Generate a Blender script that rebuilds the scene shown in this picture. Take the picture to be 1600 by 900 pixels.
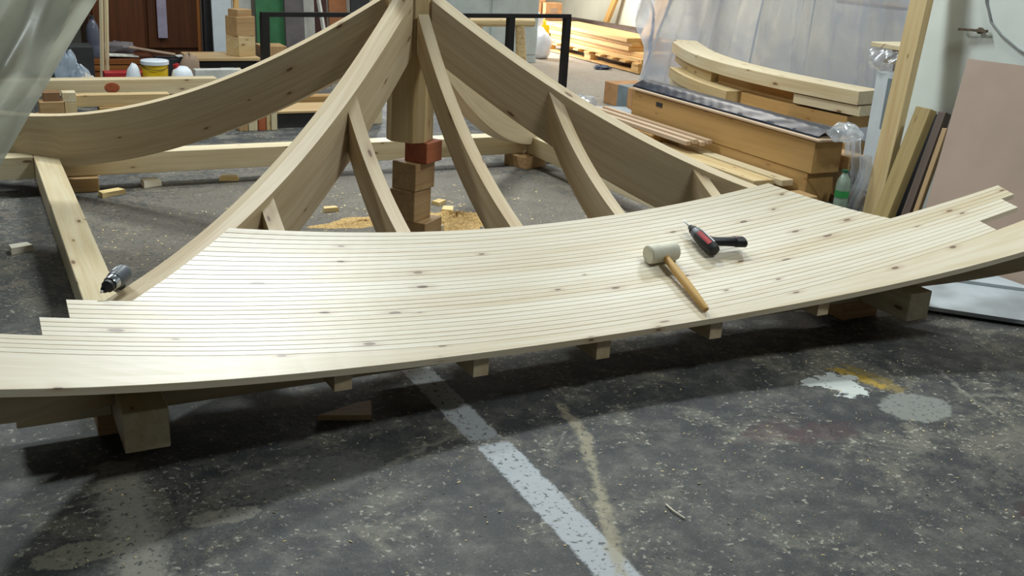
import bpy, math, random
from mathutils import Vector, Matrix

for o in list(bpy.data.objects):
    bpy.data.objects.remove(o)
scene = bpy.context.scene
COL = scene.collection
R = math.radians

# ------------------------------------------------------------------ camera
cam_d = bpy.data.cameras.new('camera')
cam = bpy.data.objects.new('camera', cam_d)
COL.objects.link(cam)
CP = Vector((-1.8398, -4.4684, 1.4942))
yaw, pit, rol = -0.5001, 0.3381, 0.0607
cf = Vector((-math.sin(yaw)*math.cos(pit), math.cos(yaw)*math.cos(pit), -math.sin(pit)))
cr = Vector((math.cos(yaw), math.sin(yaw), 0)); cu = cr.cross(cf)
cr2 = cr*math.cos(rol)+cu*math.sin(rol); cu2 = cu*math.cos(rol)-cr*math.sin(rol)
M = Matrix((cr2, cu2, -cf)).transposed().to_4x4(); M.translation = CP
cam.matrix_world = M
cam_d.sensor_width = 36; cam_d.lens = 36*1596.69/1600
cam_d.clip_start = 0.05; cam_d.clip_end = 100
scene.camera = cam

# ------------------------------------------------------------------ light
w = bpy.data.worlds.new('hall_air'); scene.world = w; w.use_nodes = True
bg = w.node_tree.nodes['Background']
bg.inputs[0].default_value = (0.86, 0.90, 0.92, 1); bg.inputs[1].default_value = 0.075

def area(name, loc, target, sx, sy, power, col=(1, 1, 1)):
    d = bpy.data.lights.new(name, 'AREA'); d.shape = 'RECTANGLE'; d.size = sx; d.size_y = sy
    d.energy = power; d.color = col
    o = bpy.data.objects.new(name, d); COL.objects.link(o)
    o.location = loc
    o.rotation_euler = (Vector(target)-Vector(loc)).to_track_quat('-Z', 'Y').to_euler()
    return o
COOL = (0.91, 0.985, 0.975)
area('ceiling_lamp_front', (2.1, -3.7, 5.0), (0.4, -1.2, 0), 1.2, 0.25, 165, COOL)
area('ceiling_lamp_back', (0.9, 1.9, 5.0), (0.2, -0.6, 0), 1.3, 0.35, 300, COOL)
area('ceiling_lamp_left', (-2.3, 3.3, 5.0), (-0.6, -0.6, 0), 1.3, 0.35, 240, COOL)
area('side_fill_light', (4.1, 1.7, 4.8), (3.6, 1.2, 0), 1.3, 0.35, 110, COOL)  # added fill that brightens the right-hand storage, no known fixture
area('ceiling_lamp_far', (1.5, 6.2, 5.0), (1.5, 6.2, 0), 2.4, 0.3, 80, COOL)
area('ceiling_lamp_store', (5.6, 6.4, 4.6), (5.6, 6.4, 0), 2.0, 0.5, 260, (1, 0.96, 0.88))
area('doorway_daylight', (3.55, 8.3, 1.25), (5.2, 6.4, 0.1), 1.2, 2.0, 420, (0.95, 0.98, 1.0))

scene.view_settings.view_transform = 'Standard'
scene.view_settings.look = 'None'
scene.view_settings.gamma = 1
scene.view_settings.use_curve_mapping = False
scene.view_settings.exposure = -0.42

# ------------------------------------------------------------------ node helpers
def lin(c):
    f = lambda v: (v/12.92 if v <= 0.04045 else ((v+0.055)/1.055)**2.4)
    return tuple(f(v/255) for v in c)+(1,)

class G_:
    """tiny node graph builder"""
    def __init__(s, name):
        s.m = bpy.data.materials.new(name); s.m.use_nodes = True
        s.t = s.m.node_tree; s.t.nodes.clear()
        s.out = s.n('ShaderNodeOutputMaterial')
    def n(s, typ, **kw):
        nd = s.t.nodes.new(typ)
        for k, v in kw.items(): setattr(nd, k, v)
        return nd
    def put(s, sock, v):
        if isinstance(v, bpy.types.NodeSocket): s.t.links.new(v, sock)
        elif v is not None: sock.default_value = v
    def math(s, op, a, b=None, c=None, clamp=False):
        nd = s.n('ShaderNodeMath', operation=op); nd.use_clamp = clamp
        s.put(nd.inputs[0], a)
        if b is not None: s.put(nd.inputs[1], b)
        if c is not None: s.put(nd.inputs[2], c)
        return nd.outputs[0]
    def mix(s, f, a, b, blend='MIX'):
        nd = s.n('ShaderNodeMix', data_type='RGBA', blend_type=blend)
        s.put(nd.inputs[0], f); s.put(nd.inputs[6], a); s.put(nd.inputs[7], b)
        return nd.outputs[2]
    def noise(s, vec, scale, detail=3, rough=0.5, dist=0):
        nd = s.n('ShaderNodeTexNoise')
        s.put(nd.inputs['Vector'], vec); nd.inputs['Scale'].default_value = scale
        nd.inputs['Detail'].default_value = detail; nd.inputs['Roughness'].default_value = rough
        nd.inputs['Distortion'].default_value = dist
        return nd.outputs[0]
    def ramp(s, f, a, b, lo=0.0, hi=1.0):
        nd = s.n('ShaderNodeMapRange'); nd.interpolation_type = 'SMOOTHSTEP'
        s.put(nd.inputs[0], f)
        nd.inputs[1].default_value = a; nd.inputs[2].default_value = b
        nd.inputs[3].default_value = lo; nd.inputs[4].default_value = hi
        return nd.outputs[0]
    def scale(s, vec, sc):
        nd = s.n('ShaderNodeVectorMath', operation='MULTIPLY')
        s.put(nd.inputs[0], vec); nd.inputs[1].default_value = sc
        return nd.outputs[0]
    def add(s, a, b):
        nd = s.n('ShaderNodeVectorMath', operation='ADD')
        s.put(nd.inputs[0], a); s.put(nd.inputs[1], b)
        return nd.outputs[0]
    def princ(s, col, rough=0.6, metal=0.0, bump=None, bstr=0.2, bdist=0.002, **kw):
        b = s.n('ShaderNodeBsdfPrincipled')
        s.put(b.inputs['Base Color'], col); s.put(b.inputs['Roughness'], rough)
        b.inputs['Metallic'].default_value = metal
        for k, v in kw.items(): s.put(b.inputs[k.replace('_', ' ')], v)
        if bump is not None:
            bp = s.n('ShaderNodeBump'); bp.inputs['Strength'].default_value = bstr
            bp.inputs['Distance'].default_value = bdist
            s.put(bp.inputs['Height'], bump); s.put(b.inputs['Normal'], bp.outputs[0])
        return b.outputs[0]
    def done(s, sh):
        s.t.links.new(sh, s.out.inputs[0]); return s.m

def wood(name, light, dark, knot=(95, 62, 38), knots=1.0, rough=0.5, grain=1.0, spec=0.4, kpick=0.5):
    g = G_(name)
    at = g.n('ShaderNodeAttribute', attribute_name='wc')
    oi = g.n('ShaderNodeObjectInfo')
    off = g.n('ShaderNodeCombineXYZ')
    r37 = g.math('MULTIPLY', oi.outputs['Random'], 37.0); r11 = g.math('MULTIPLY', oi.outputs['Random'], 91.0)
    for i, v in enumerate((r37, r11, r37)): g.put(off.inputs[i], v)
    wc = g.add(at.outputs['Vector'], off.outputs[0])
    warp = g.noise(g.scale(wc, (1.2, 5, 5)), 1.0, 2)
    f1 = g.noise(g.scale(wc, (1.6, 46, 46)), 1.0, 3, 0.55, 0.8)
    f2 = g.noise(g.scale(wc, (0.8, 9, 9)), 1.0, 2)
    f3 = g.noise(g.scale(wc, (6, 160, 160)), 1.0, 2)
    fac = g.math('ADD', g.math('MULTIPLY', g.ramp(f1, 0.35, 0.7), 0.5*grain), g.math('MULTIPLY', g.ramp(f2, 0.3, 0.75), 0.45))
    fac = g.math('ADD', fac, g.math('MULTIPLY', g.math('SUBTRACT', f3, 0.5), 0.22*grain))
    tint = g.math('MULTIPLY', g.math('SUBTRACT', oi.outputs['Random'], 0.5), 0.35)
    fac = g.math('ADD', fac, tint, clamp=True)
    col = g.mix(fac, lin(light), lin(dark))
    if knots > 0:
        vo = g.n('ShaderNodeTexVoronoi'); vo.feature = 'F1'; vo.voronoi_dimensions = '2D'
        sp = g.n('ShaderNodeSeparateXYZ'); g.put(sp.inputs[0], wc); cb_ = g.n('ShaderNodeCombineXYZ')
        g.put(cb_.inputs[0], sp.outputs[0]); g.put(cb_.inputs[1], g.math('ADD', sp.outputs[1], sp.outputs[2]))
        g.put(vo.inputs['Vector'], g.scale(cb_.outputs[0], (3.6, 11, 1))); vo.inputs['Scale'].default_value = 1.0
        sel = g.n('ShaderNodeSeparateColor'); g.put(sel.inputs[0], vo.outputs['Color'])
        pick = g.ramp(sel.outputs[0], kpick, kpick+0.03)
        dist = g.math('DIVIDE', vo.outputs['Distance'], g.math('ADD', 0.35, g.math('MULTIPLY', sel.outputs[1], 0.75)))
        k = g.math('MULTIPLY', g.ramp(dist, 0.10, 0.055), pick)
        halo = g.math('MULTIPLY', g.ramp(dist, 0.30, 0.07), pick)
        col = g.mix(g.math('MULTIPLY', halo, 0.28*knots), col, lin((150, 105, 62)))
        col = g.mix(g.math('MULTIPLY', k, 0.85*knots), col, lin(knot))
    return g.done(g.princ(col, rough, bump=f3, bstr=0.15, bdist=0.001, Specular_IOR_Level=spec))

def plain(name, col, rough=0.6, metal=0.0, var=0.12, vs=6.0, **kw):
    g = G_(name)
    tc = g.n('ShaderNodeTexCoord')
    f = g.noise(tc.outputs['Object'], vs, 4, 0.6)
    c = tuple(v*(1-var*1.6) for v in lin(col)[:3])+(1,)
    c2 = tuple(min(1, v*(1+var)) for v in lin(col)[:3])+(1,)
    f2 = g.noise(tc.outputs['Object'], vs*25, 2)
    return g.done(g.princ(g.mix(g.ramp(f, 0.3, 0.7), c, c2), rough, metal, bump=f2, bstr=0.06, bdist=0.001, **kw))

def film(name, col, opaque, rough=0.25, tint=(255, 255, 255)):
    g = G_(name)
    tc = g.n('ShaderNodeTexCoord')
    n1 = g.noise(tc.outputs['Object'], 3.0, 5, 0.6, 0.8)
    tr = g.n('ShaderNodeBsdfTransparent'); tr.inputs[0].default_value = lin(tint)
    di = g.n('ShaderNodeBsdfDiffuse'); di.inputs[0].default_value = lin(col)
    tl = g.n('ShaderNodeBsdfTranslucent'); tl.inputs[0].default_value = lin(col)
    gl = g.n('ShaderNodeBsdfGlossy'); gl.inputs[0].default_value = (1, 1, 1, 1); gl.inputs['Roughness'].default_value = rough
    bp = g.n('ShaderNodeBump'); bp.inputs['Strength'].default_value = 0.25; bp.inputs['Distance'].default_value = 0.01
    g.put(bp.inputs['Height'], n1)
    for b in (di, gl): g.put(b.inputs['Normal'], bp.outputs[0])
    m1 = g.n('ShaderNodeMixShader'); m1.inputs[0].default_value = 0.5
    g.put(m1.inputs[1], di.outputs[0]); g.put(m1.inputs[2], tl.outputs[0])
    m2 = g.n('ShaderNodeMixShader'); g.put(m2.inputs[0], g.ramp(n1, 0.3, 0.75, opaque-0.10, opaque+0.10))
    g.put(m2.inputs[1], tr.outputs[0]); g.put(m2.inputs[2], m1.outputs[0])
    m3 = g.n('ShaderNodeMixShader'); m3.inputs[0].default_value = 0.15
    g.put(m3.inputs[1], m2.outputs[0]); g.put(m3.inputs[2], gl.outputs[0])
    return g.done(m3.outputs[0])

def clear_plastic(name, col, alpha=0.45):
    g = G_(name)
    tr = g.n('ShaderNodeBsdfTransparent'); tr.inputs[0].default_value = lin(col)
    sh = g.princ(lin(col), 0.12, Specular_IOR_Level=0.8)
    m = g.n('ShaderNodeMixShader'); m.inputs[0].default_value = alpha
    g.put(m.inputs[1], tr.outputs[0]); g.put(m.inputs[2], sh)
    return g.done(m.outputs[0])

MT = {}
MT['pine'] = wood('pine_fresh', (218, 206, 176), (194, 172, 130), grain=0.9, rough=0.42, spec=0.5, kpick=0.66)
MT['plank'] = wood('pine_plank', (221, 212, 193), (199, 180, 145), grain=0.9, rough=0.36, spec=0.5)
MT['pine_b'] = wood('pine_glulam', (206, 186, 142), (178, 146, 98), grain=0.8)
MT['hip'] = wood('pine_hip', (212, 195, 163), (184, 157, 118), grain=0.8, rough=0.45, kpick=0.72)
MT['tan_wood'] = wood('larch_beam', (178, 142, 90), (150, 112, 64), grain=0.6, knots=0.5)
MT['lumber'] = wood('spruce_board', (226, 184, 118), (200, 148, 82), grain=0.9)
MT['red_block'] = wood('red_block', (172, 96, 62), (138, 66, 40), knots=0.0)
MT['block'] = wood('oak_block', (188, 156, 112), (156, 120, 80), knots=0.3)
MT['pale_slat'] = wood('beech_slat', (196, 172, 146), (168, 140, 112), knots=0.0)
MT['green_wood'] = wood('treated_post', (164, 144, 96), (132, 112, 68), knots=0.5)
MT['dark_wood'] = wood('dark_board', (92, 76, 64), (62, 50, 44), knots=0.0)
MT['brown_wood'] = wood('brown_board', (138, 104, 72), (108, 78, 52), knots=0.2)
MT['cabinet'] = wood('mahogany_cabinet', (96, 52, 22), (64, 32, 12), knots=0.0)
MT['drawer'] = wood('drawer_front', (150, 92, 40), (112, 60, 26), knots=0.0)
MT['chip'] = wood('offcut', (226, 204, 150), (200, 168, 110), knots=0.0)
MT['white_chip'] = wood('white_offcut', (236, 230, 214), (220, 208, 182), knots=0.0)
MT['ply'] = wood('plywood', (188, 160, 118), (168, 136, 96), knots=0.0)
MT['log'] = wood('peeled_log', (206, 186, 140), (150, 112, 72), knots=0.5)
MT['steel'] = plain('black_steel', (30, 30, 32), 0.45, 0.3)
MT['hardboard'] = plain('hardboard', (152, 132, 118), 0.7, var=0.06, vs=2)
MT['white_wall'] = plain('painted_wall', (218, 225, 220), 0.7, var=0.07, vs=1.3)
MT['cream_wall'] = plain('cream_wall', (206, 198, 174), 0.8, var=0.08, vs=0.8)
MT['grey_wall'] = plain('grey_wall', (120, 118, 110), 0.85, var=0.12, vs=0.8)
MT['white_cab'] = plain('white_metal', (206, 214, 220), 0.5, var=0.04)
MT['grey_strip'] = plain('grey_handle', (120, 132, 138), 0.5)
MT['partition'] = plain('pale_blue_panel', (186, 196, 196), 0.6, var=0.06)
MT['sheet'] = plain('melamine_sheet', (170, 178, 184), 0.45, var=0.14, vs=3)
MT['green'] = plain('green_sheet', (64, 128, 84), 0.7)
MT['greycloth'] = plain('grey_cloth', (104, 98, 100), 0.9)
MT['offwhite'] = plain('offwhite_board', (200, 200, 194), 0.7)
MT['darkred'] = plain('dark_red_board', (70, 36, 32), 0.7)
MT['orange'] = plain('orange_board', (160, 104, 66), 0.7)
MT['dark'] = plain('dark_panel', (46, 46, 48), 0.7)
MT['navy'] = plain('navy_board', (66, 74, 96), 0.6)
MT['yellow'] = plain('yellow_tin', (226, 186, 24), 0.45, var=0.05)
MT['white_plastic'] = plain('white_plastic', (216, 224, 232), 0.4, var=0.05)
MT['red_plastic'] = plain('red_plastic', (168, 40, 44), 0.4)
MT['cardboard'] = plain('cardboard', (182, 136, 92), 0.85)
MT['cardboard_dark'] = plain('cardboard_grey', (150, 128, 108), 0.85)
MT['paper'] = plain('paper', (206, 202, 192), 0.8, var=0.2, vs=20)
MT['lilac'] = plain('lilac_strip', (164, 156, 178), 0.5)
MT['black_film'] = plain('black_film', (38, 42, 54), 0.34, var=0.3, vs=9, Specular_IOR_Level=0.28)
MT['rubber_white'] = plain('white_rubber', (214, 210, 190), 0.6, var=0.06, vs=20)
MT['handle'] = wood('mallet_handle', (206, 166, 98), (176, 130, 68), knots=0.0)
MT['tool_red'] = plain('tool_red', (168, 20, 30), 0.4)
MT['tool_black'] = plain('tool_black', (24, 24, 28), 0.5)
MT['tool_grey'] = plain('tool_grey', (92, 98, 106), 0.4)
MT['chrome'] = plain('chrome', (200, 204, 210), 0.2, 1.0)
MT['label_white'] = plain('label_white', (222, 222, 226), 0.4, var=0.03)
MT['cable'] = plain('grey_cable', (120, 122, 122), 0.6)
MT['rust'] = plain('rusty_bracket', (96, 82, 66), 0.8, var=0.4, vs=60)
MT['green_cap'] = plain('green_cap', (16, 92, 60), 0.4)
MT['green_label'] = plain('green_label', (56, 150, 84), 0.5)
MT['pet'] = clear_plastic('clear_pet', (205, 225, 212), 0.45)
MT['pet_dark'] = clear_plastic('smoky_pet', (128, 132, 150), 0.5)
MT['clear_bag'] = clear_plastic('clear_bag', (200, 212, 224), 0.5)
MT['curtain'] = film('plastic_curtain', (196, 206, 226), 0.80, 0.22)
MT['sheet_left'] = film('dusty_plastic', (186, 190, 176), 0.90, 0.35)
MT['wrap'] = film('stretch_wrap', (226, 232, 240), 0.38, 0.12)
MT['sack'] = plain('white_sack', (232, 236, 246), 0.5, var=0.05)

def sawdust_mat():
    g = G_('sawdust')
    tc = g.n('ShaderNodeTexCoord')
    f = g.noise(tc.outputs['Object'], 90, 4, 0.7)
    col = g.mix(g.ramp(f, 0.3, 0.7), lin((150, 116, 68)), lin((224, 190, 128)))
    return g.done(g.princ(col, 0.95, bump=f, bstr=0.8, bdist=0.006))
MT['sawdust'] = sawdust_mat()

# ------------------------------------------------------------------ mesh helpers
class MB:
    def __init__(s): s.v = []; s.f = []; s.wc = []
    def quadstrip(s, rings, closed=True, cap=True, wcs=None):
        """rings: list of lists of points (same count)"""
        b = len(s.v); n = len(rings[0])
        for i, rg in enumerate(rings):
            for j, p in enumerate(rg):
                s.v.append(tuple(p)); s.wc.append(tuple(wcs[i][j]) if wcs else tuple(p))
        m = n if closed else n-1
        for i in range(len(rings)-1):
            for j in range(m):
                a = b+i*n+j; c = b+i*n+(j+1) % n
                s.f.append((a, c, c+n, a+n))
        if cap and closed:
            s.f.append(tuple(b+j for j in reversed(range(n))))
            s.f.append(tuple(b+(len(rings)-1)*n+j for j in range(n)))
        return s
    def box(s, c, size, rot=None, taper=None):
        b = len(s.v); hx, hy, hz = (v/2 for v in size)
        order = sorted(range(3), key=lambda i: -size[i])
        mt = rot if isinstance(rot, Matrix) else (Matrix.Rotation(rot, 3, 'Z') if rot else Matrix.Identity(3))
        for x in (-1, 1):
            for y in (-1, 1):
                for z in (-1, 1):
                    l = Vector((x*hx, y*hy, z*hz))
                    p = mt @ l+Vector(c)
                    s.v.append(tuple(p)); s.wc.append((l[order[0]], l[order[1]], l[order[2]]))
        for q in ((0, 1, 3, 2), (4, 6, 7, 5), (0, 4, 5, 1), (2, 3, 7, 6), (0, 2, 6, 4), (1, 5, 7, 3)):
            s.f.append(tuple(b+i for i in q))
        return s
    def bar(s, a, bp, wd, th, up=(0, 0, 1)):
        """box of section wd x th running from a to bp"""
        a = Vector(a); bp = Vector(bp); d = bp-a; L = d.length; d.normalize()
        sd = d.cross(Vector(up)).normalized(); u = sd.cross(d).normalized()
        mt = Matrix((d, sd, u)).transposed()
        return s.box((a+bp)/2, (L, wd, th), mt)
    def lathe(s, prof, o=(0, 0, 0), axis=(0, 0, 1), n=20, cap=True):
        ax = Vector(axis).normalized()
        t = Vector((1, 0, 0)) if abs(ax.x) < 0.9 else Vector((0, 1, 0))
        e1 = ax.cross(t).normalized(); e2 = ax.cross(e1)
        rings = []; wcs = []
        for r, h in prof:
            rg = []; wr = []
            for k in range(n):
                a = 2*math.pi*k/n
                rg.append(Vector(o)+ax*h+(e1*math.cos(a)+e2*math.sin(a))*max(r, 1e-4))
                wr.append((h, r*math.cos(a), r*math.sin(a)))
            rings.append(rg); wcs.append(wr)
        return s.quadstrip(rings, True, cap, wcs)
    def tube(s, pts, r, n=8):
        pts = [Vector(p) for p in pts]; rings = []
        for i, p in enumerate(pts):
            d = (pts[min(i+1, len(pts)-1)]-pts[max(i-1, 0)]).normalized()
            t = Vector((0, 0, 1)) if abs(d.z) < 0.9 else Vector((1, 0, 0))
            e1 = d.cross(t).normalized(); e2 = d.cross(e1)
            rr = r[i] if isinstance(r, (list, tuple)) else r
            rings.append([p+(e1*math.cos(2*math.pi*k/n)+e2*math.sin(2*math.pi*k/n))*rr for k in range(n)])
        return s.quadstrip(rings)
    def grid(s, P, nu, nv):
        b = len(s.v)
        for i in range(nu+1):
            for j in range(nv+1):
                p = P(i/nu, j/nv); s.v.append(tuple(p)); s.wc.append(tuple(p))
        for i in range(nu):
            for j in range(nv):
                a = b+i*(nv+1)+j; s.f.append((a, a+nv+1, a+nv+2, a+1))
        return s
    def build(s, name, mat, parent=None, smooth=False, bevel=0.0, origin=None, ang=40):
        me = bpy.data.meshes.new(name)
        org = Vector(origin) if origin is not None else Vector((0, 0, 0))
        me.from_pydata([tuple(Vector(p)-org) for p in s.v], [], s.f)
        at = me.attributes.new('wc', 'FLOAT_VECTOR', 'POINT')
        at.data.foreach_set('vector', [c for p in s.wc for c in p])
        me.materials.append(MT[mat] if isinstance(mat, str) else mat)
        import bmesh
        bm = bmesh.new(); bm.from_mesh(me); bmesh.ops.recalc_face_normals(bm, faces=bm.faces); bm.to_mesh(me); bm.free()
        if smooth:
            me.polygons.foreach_set('use_smooth', [True]*len(me.polygons))
            if hasattr(me, 'set_sharp_from_angle'): me.set_sharp_from_angle(angle=R(ang))
        o = bpy.data.objects.new(name, me); COL.objects.link(o)
        o.location = org
        if parent is not None:
            o.parent = parent; o.location = org-parent.location if parent.type == 'EMPTY' else org
            if parent.rotation_euler.z or parent.rotation_euler.x or parent.rotation_euler.y:
                o.location = org
        if bevel:
            md = o.modifiers.new('bevel', 'BEVEL'); md.width = bevel; md.segments = 1; md.limit_method = 'ANGLE'
        return o

def tag(o, label, cat, group=None):
    o['label'] = label; o['category'] = cat
    if group: o['group'] = group
    return o
def struct(o, label=None):
    o['kind'] = 'structure'
    if label: o['label'] = label
    return o
def thing(name, label, cat, loc=(0, 0, 0), group=None):
    o = bpy.data.objects.new(name, None); COL.objects.link(o); o.location = loc; o.empty_display_size = 0.1
    return tag(o, label, cat, group)

def base_of(mb):
    xs = [p[0] for p in mb.v]; ys = [p[1] for p in mb.v]; zs = [p[2] for p in mb.v]
    return ((min(xs)+max(xs))/2, (min(ys)+max(ys))/2, min(zs))
def solo(name, mb, mat, label, cat, group=None, smooth=False, bevel=0.0):
    return tag(mb.build(name, mat, None, smooth, bevel, base_of(mb)), label, cat, group)

rnd = random.Random(7)

# ------------------------------------------------------------------ floor
def floor_mat():
    g = G_('workshop_floor')
    tc = g.n('ShaderNodeTexCoord'); P = tc.outputs['Object']
    sx = g.n('ShaderNodeSeparateXYZ'); g.put(sx.inputs[0], P); X, Y = sx.outputs[0], sx.outputs[1]
    nb = g.noise(P, 1.3, 5, 0.6, 0.3); nm = g.noise(P, 9, 5, 0.7); nf = g.noise(P, 55, 3, 0.65); nt = g.noise(P, 22, 4, 0.75, 0.5)
    col = g.mix(g.ramp(nb, 0.3, 0.7), lin((46, 48, 51)), lin((70, 71, 70)))
    nl = g.noise(P, 3.4, 6, 0.72, 0.6); ns = g.noise(P, 130, 2, 0.6)
    col = g.mix(g.math('MULTIPLY', g.ramp(nl, 0.50, 0.66), 0.68), col, lin((124, 119, 106)))
    col = g.mix(g.math('MULTIPLY', g.ramp(nm, 0.45, 0.70), 0.6), col, lin((112, 109, 101)))
    col = g.mix(g.math('MULTIPLY', g.ramp(nm, 0.5, 0.28), 0.65), col, lin((36, 38, 42)))
    col = g.mix(g.math('MULTIPLY', g.ramp(ns, 0.60, 0.70), 0.4), col, lin((124, 122, 114)))
    col = g.mix(g.math('MULTIPLY', g.ramp(ns, 0.42, 0.32), 0.6), col, lin((34, 35, 38)))
    # concrete showing through in small flakes
    fl = g.math('MULTIPLY', g.ramp(nf, 0.56, 0.62), g.ramp(g.math('ADD', nt, g.math('MULTIPLY', g.math('SUBTRACT', nl, 0.5), 0.9)), 0.48, 0.62))
    col = g.mix(g.math('MULTIPLY', fl, 0.75), col, lin((176, 172, 158)))
    fl2 = g.math('MULTIPLY', g.ramp(nt, 0.66, 0.72), 0.6)
    col = g.mix(fl2, col, lin((150, 146, 130)))
    rough_n = g.math('MULTIPLY', g.math('SUBTRACT', nt, 0.5), 0.07)
    rough_b = g.math('MULTIPLY', g.math('SUBTRACT', nm, 0.5), 0.10)
    def band(a, b, wd, soft=0.012, jag=1.0):
        ax, ay = a; bx_, by_ = b; L = math.hypot(bx_-ax, by_-ay); tx, ty = (bx_-ax)/L, (by_-ay)/L
        dx = g.math('SUBTRACT', X, ax); dy = g.math('SUBTRACT', Y, ay)
        v = g.math('ADD', g.math('MULTIPLY', dx, tx), g.math('MULTIPLY', dy, ty))
        u = g.math('ADD', g.math('MULTIPLY', dx, -ty), g.math('MULTIPLY', dy, tx))
        u = g.math('ABSOLUTE', g.math('ADD', u, g.math('MULTIPLY', rough_n, jag)))
        mu = g.ramp(u, wd+soft, wd-soft)
        vv = g.math('ADD', v, g.math('MULTIPLY', rough_n, jag))
        mv = g.math('MULTIPLY', g.ramp(vv, -0.015, 0.015), g.ramp(vv, L+0.015, L-0.015))
        return g.math('MULTIPLY', mu, mv)
    def blob(c, rx, ry, jag=1.5):
        dx = g.math('DIVIDE', g.math('SUBTRACT', X, c[0]), rx); dy = g.math('DIVIDE', g.math('SUBTRACT', Y, c[1]), ry)
        d = g.math('SQRT', g.math('ADD', g.math('MULTIPLY', dx, dx), g.math('MULTIPLY', dy, dy)))
        d = g.math('ADD', d, g.math('MULTIPLY', g.math('ADD', rough_n, rough_b), jag*8))
        return g.ramp(d, 1.08, 0.92)
    def lay(col, m, c, k=1.0, worn=True):
        if worn: m = g.math('MULTIPLY', m, g.ramp(nf, 0.36, 0.44, 0.15, 1.0))
        return g.mix(g.math('MULTIPLY', m, k), col, lin(c))
    # pale worn concrete path at the left, dusty ground under the frame
    col = lay(col, blob((0.1, 0.3), 1.7, 1.5, 3), (124, 115, 103), 0.6)
    col = lay(col, blob((5.0, 6.5), 3.6, 3.8, 2), (168, 158, 144), 0.75)  # dusty far floor, with doorway brightness also painted into its colour
    col = lay(col, band((-1.58, -1.7), (-1.60, -3.2), 0.06, 0.03, 1.2), (158, 154, 142), 0.7)
    col = lay(col, blob((-1.72, -2.13), 0.10, 0.05, 2), (150, 146, 128), 0.6)
    col = lay(col, blob((-1.36, -2.10), 0.10, 0.035, 2), (146, 142, 128), 0.55)
    col = lay(col, blob((-1.10, -1.98), 0.22, 0.10, 3), (120, 118, 112), 0.45)
    col = lay(col, blob((1.25, -2.75), 0.35, 0.2, 3), (112, 108, 100), 0.45)
    # white line
    col = lay(col, band((-0.532, -1.2), (-0.530, -1.965), 0.052, 0.006, 0.5), (172, 176, 178), 0.9)
    col = lay(col, band((-0.522, -2.0), (-0.555, -3.6), 0.054, 0.006, 0.5), (174, 179, 184), 0.92)
    # mortar-coloured crack beside it
    pts = [(-0.19, -1.82), (-0.205, -1.92), (-0.225, -2.05), (-0.30, -2.2), (-0.355, -2.34), (-0.43, -2.5), (-0.51, -2.68), (-0.6, -3.0)]
    for i in range(len(pts)-1):
        col = lay(col, band(pts[i], pts[i+1], 0.012+0.004*(i % 3), 0.012, 1.0), (158, 150, 126), 0.75)
    for a, b in (((1.33, -2.1), (1.24, -2.3)), ((1.24, -2.3), (1.2, -2.46)), ((1.24, -2.3), (1.42, -2.36)), ((-0.62, -1.9), (-0.9, -2.02))):
        col = lay(col, band(a, b, 0.008, 0.01, 1.2), (140, 136, 124), 0.6)
    # spilt filler, yellow paint, red stains
    col = lay(col, blob((1.02, -2.05), 0.05, 0.12, 3), (150, 128, 60), 0.5)
    col = lay(col, band((0.95, -1.93), (1.0, -2.14), 0.022, 0.01, 1.4), (178, 146, 48), 0.75)
    col = lay(col, blob((0.98, -2.30), 0.135, 0.105, 1.0), (134, 136, 130), 0.85)
    col = lay(col, blob((0.86, -2.06), 0.085, 0.085, 4.0), (200, 204, 200), 0.95, False)
    col = lay(col, blob((0.77, -2.00), 0.06, 0.035, 3.5), (196, 200, 196), 0.9, False)
    for c in ((0.37, -2.26), (0.52, -2.33), (0.80, -2.95)):
        col = lay(col, blob(c, 0.12, 0.06, 4), (78, 46, 52), 0.4)
    return g.done(g.princ(col, 0.62, bump=g.math('ADD', nf, nt), bstr=0.35, bdist=0.004, Specular_IOR_Level=0.35))
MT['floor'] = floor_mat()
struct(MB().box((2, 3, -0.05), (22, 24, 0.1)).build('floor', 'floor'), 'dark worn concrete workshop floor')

# ------------------------------------------------------------------ setting: walls
struct(MB().box((6.95, 7.5, 1.6), (0.2, 15, 3.2)).build('wall_right', 'cream_wall'), 'cream wall behind the lumber')
struct(MB().box((2.0, 14.0, 1.6), (12, 0.2, 3.2)).build('wall_back', 'cream_wall'), 'far cream wall')
struct(MB().box((-1.3, 7.7, 1.6), (8.4, 0.2, 3.2)).build('wall_left', 'grey_wall'), 'dim wall behind the stored junk')
struct(MB().box((3.23, -1.62, 1.6), (0.16, 3.0, 3.2)).build('wall_front', 'white_wall'), 'pale painted partition wall behind the leaning posts')

# ------------------------------------------------------------------ the roof frame
Z0, Z1, Z2, Z3 = 1.2748, -1.3398, 0.6584, -0.1374
H0, H1, H2, H3 = 1.2744, -0.951, 0.2161, 0.0246
A, B, E_, ZB, S = 1.5, 0.12, 0.3156, 0.08, 0.4734
ZT = ZB+B
def zc(d): return Z0+Z1*d+Z2*d*d+Z3*d**3
def zh(d): return H0+H1*d+H2*d*d+H3*d**3
def surf(x, d): return zc(d)+(zh(d)-zc(d))*(x/d)**2

roof = thing('gazebo_roof_frame', 'half-planked pale pine roof frame with curved rafters and a central post, standing on blocks', 'roof frame')
TOPR = 0.008   # rafter tops sit this much below the plank surface

# ring beams, lapped at the corners with the ends running past
L2 = A+E_
for sx in (-1, 1):
    MB().box((sx*A, 0, ZB+B/2), (B, 2*L2, B)).build('ring_beam', 'pine', roof, bevel=0.003)
for sy in (-1, 1):
    m = MB(); inn = A-B/2; out = A+B/2
    m.box((0, sy*A, ZB+B/2), (2*inn-0.002, B, B))
    for sx in (-1, 1): m.box((sx*(out+L2)/2, sy*A, ZB+B/2), (L2-out-0.002, B, B))
    m.build('ring_beam', 'pine', roof, bevel=0.003)

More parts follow.
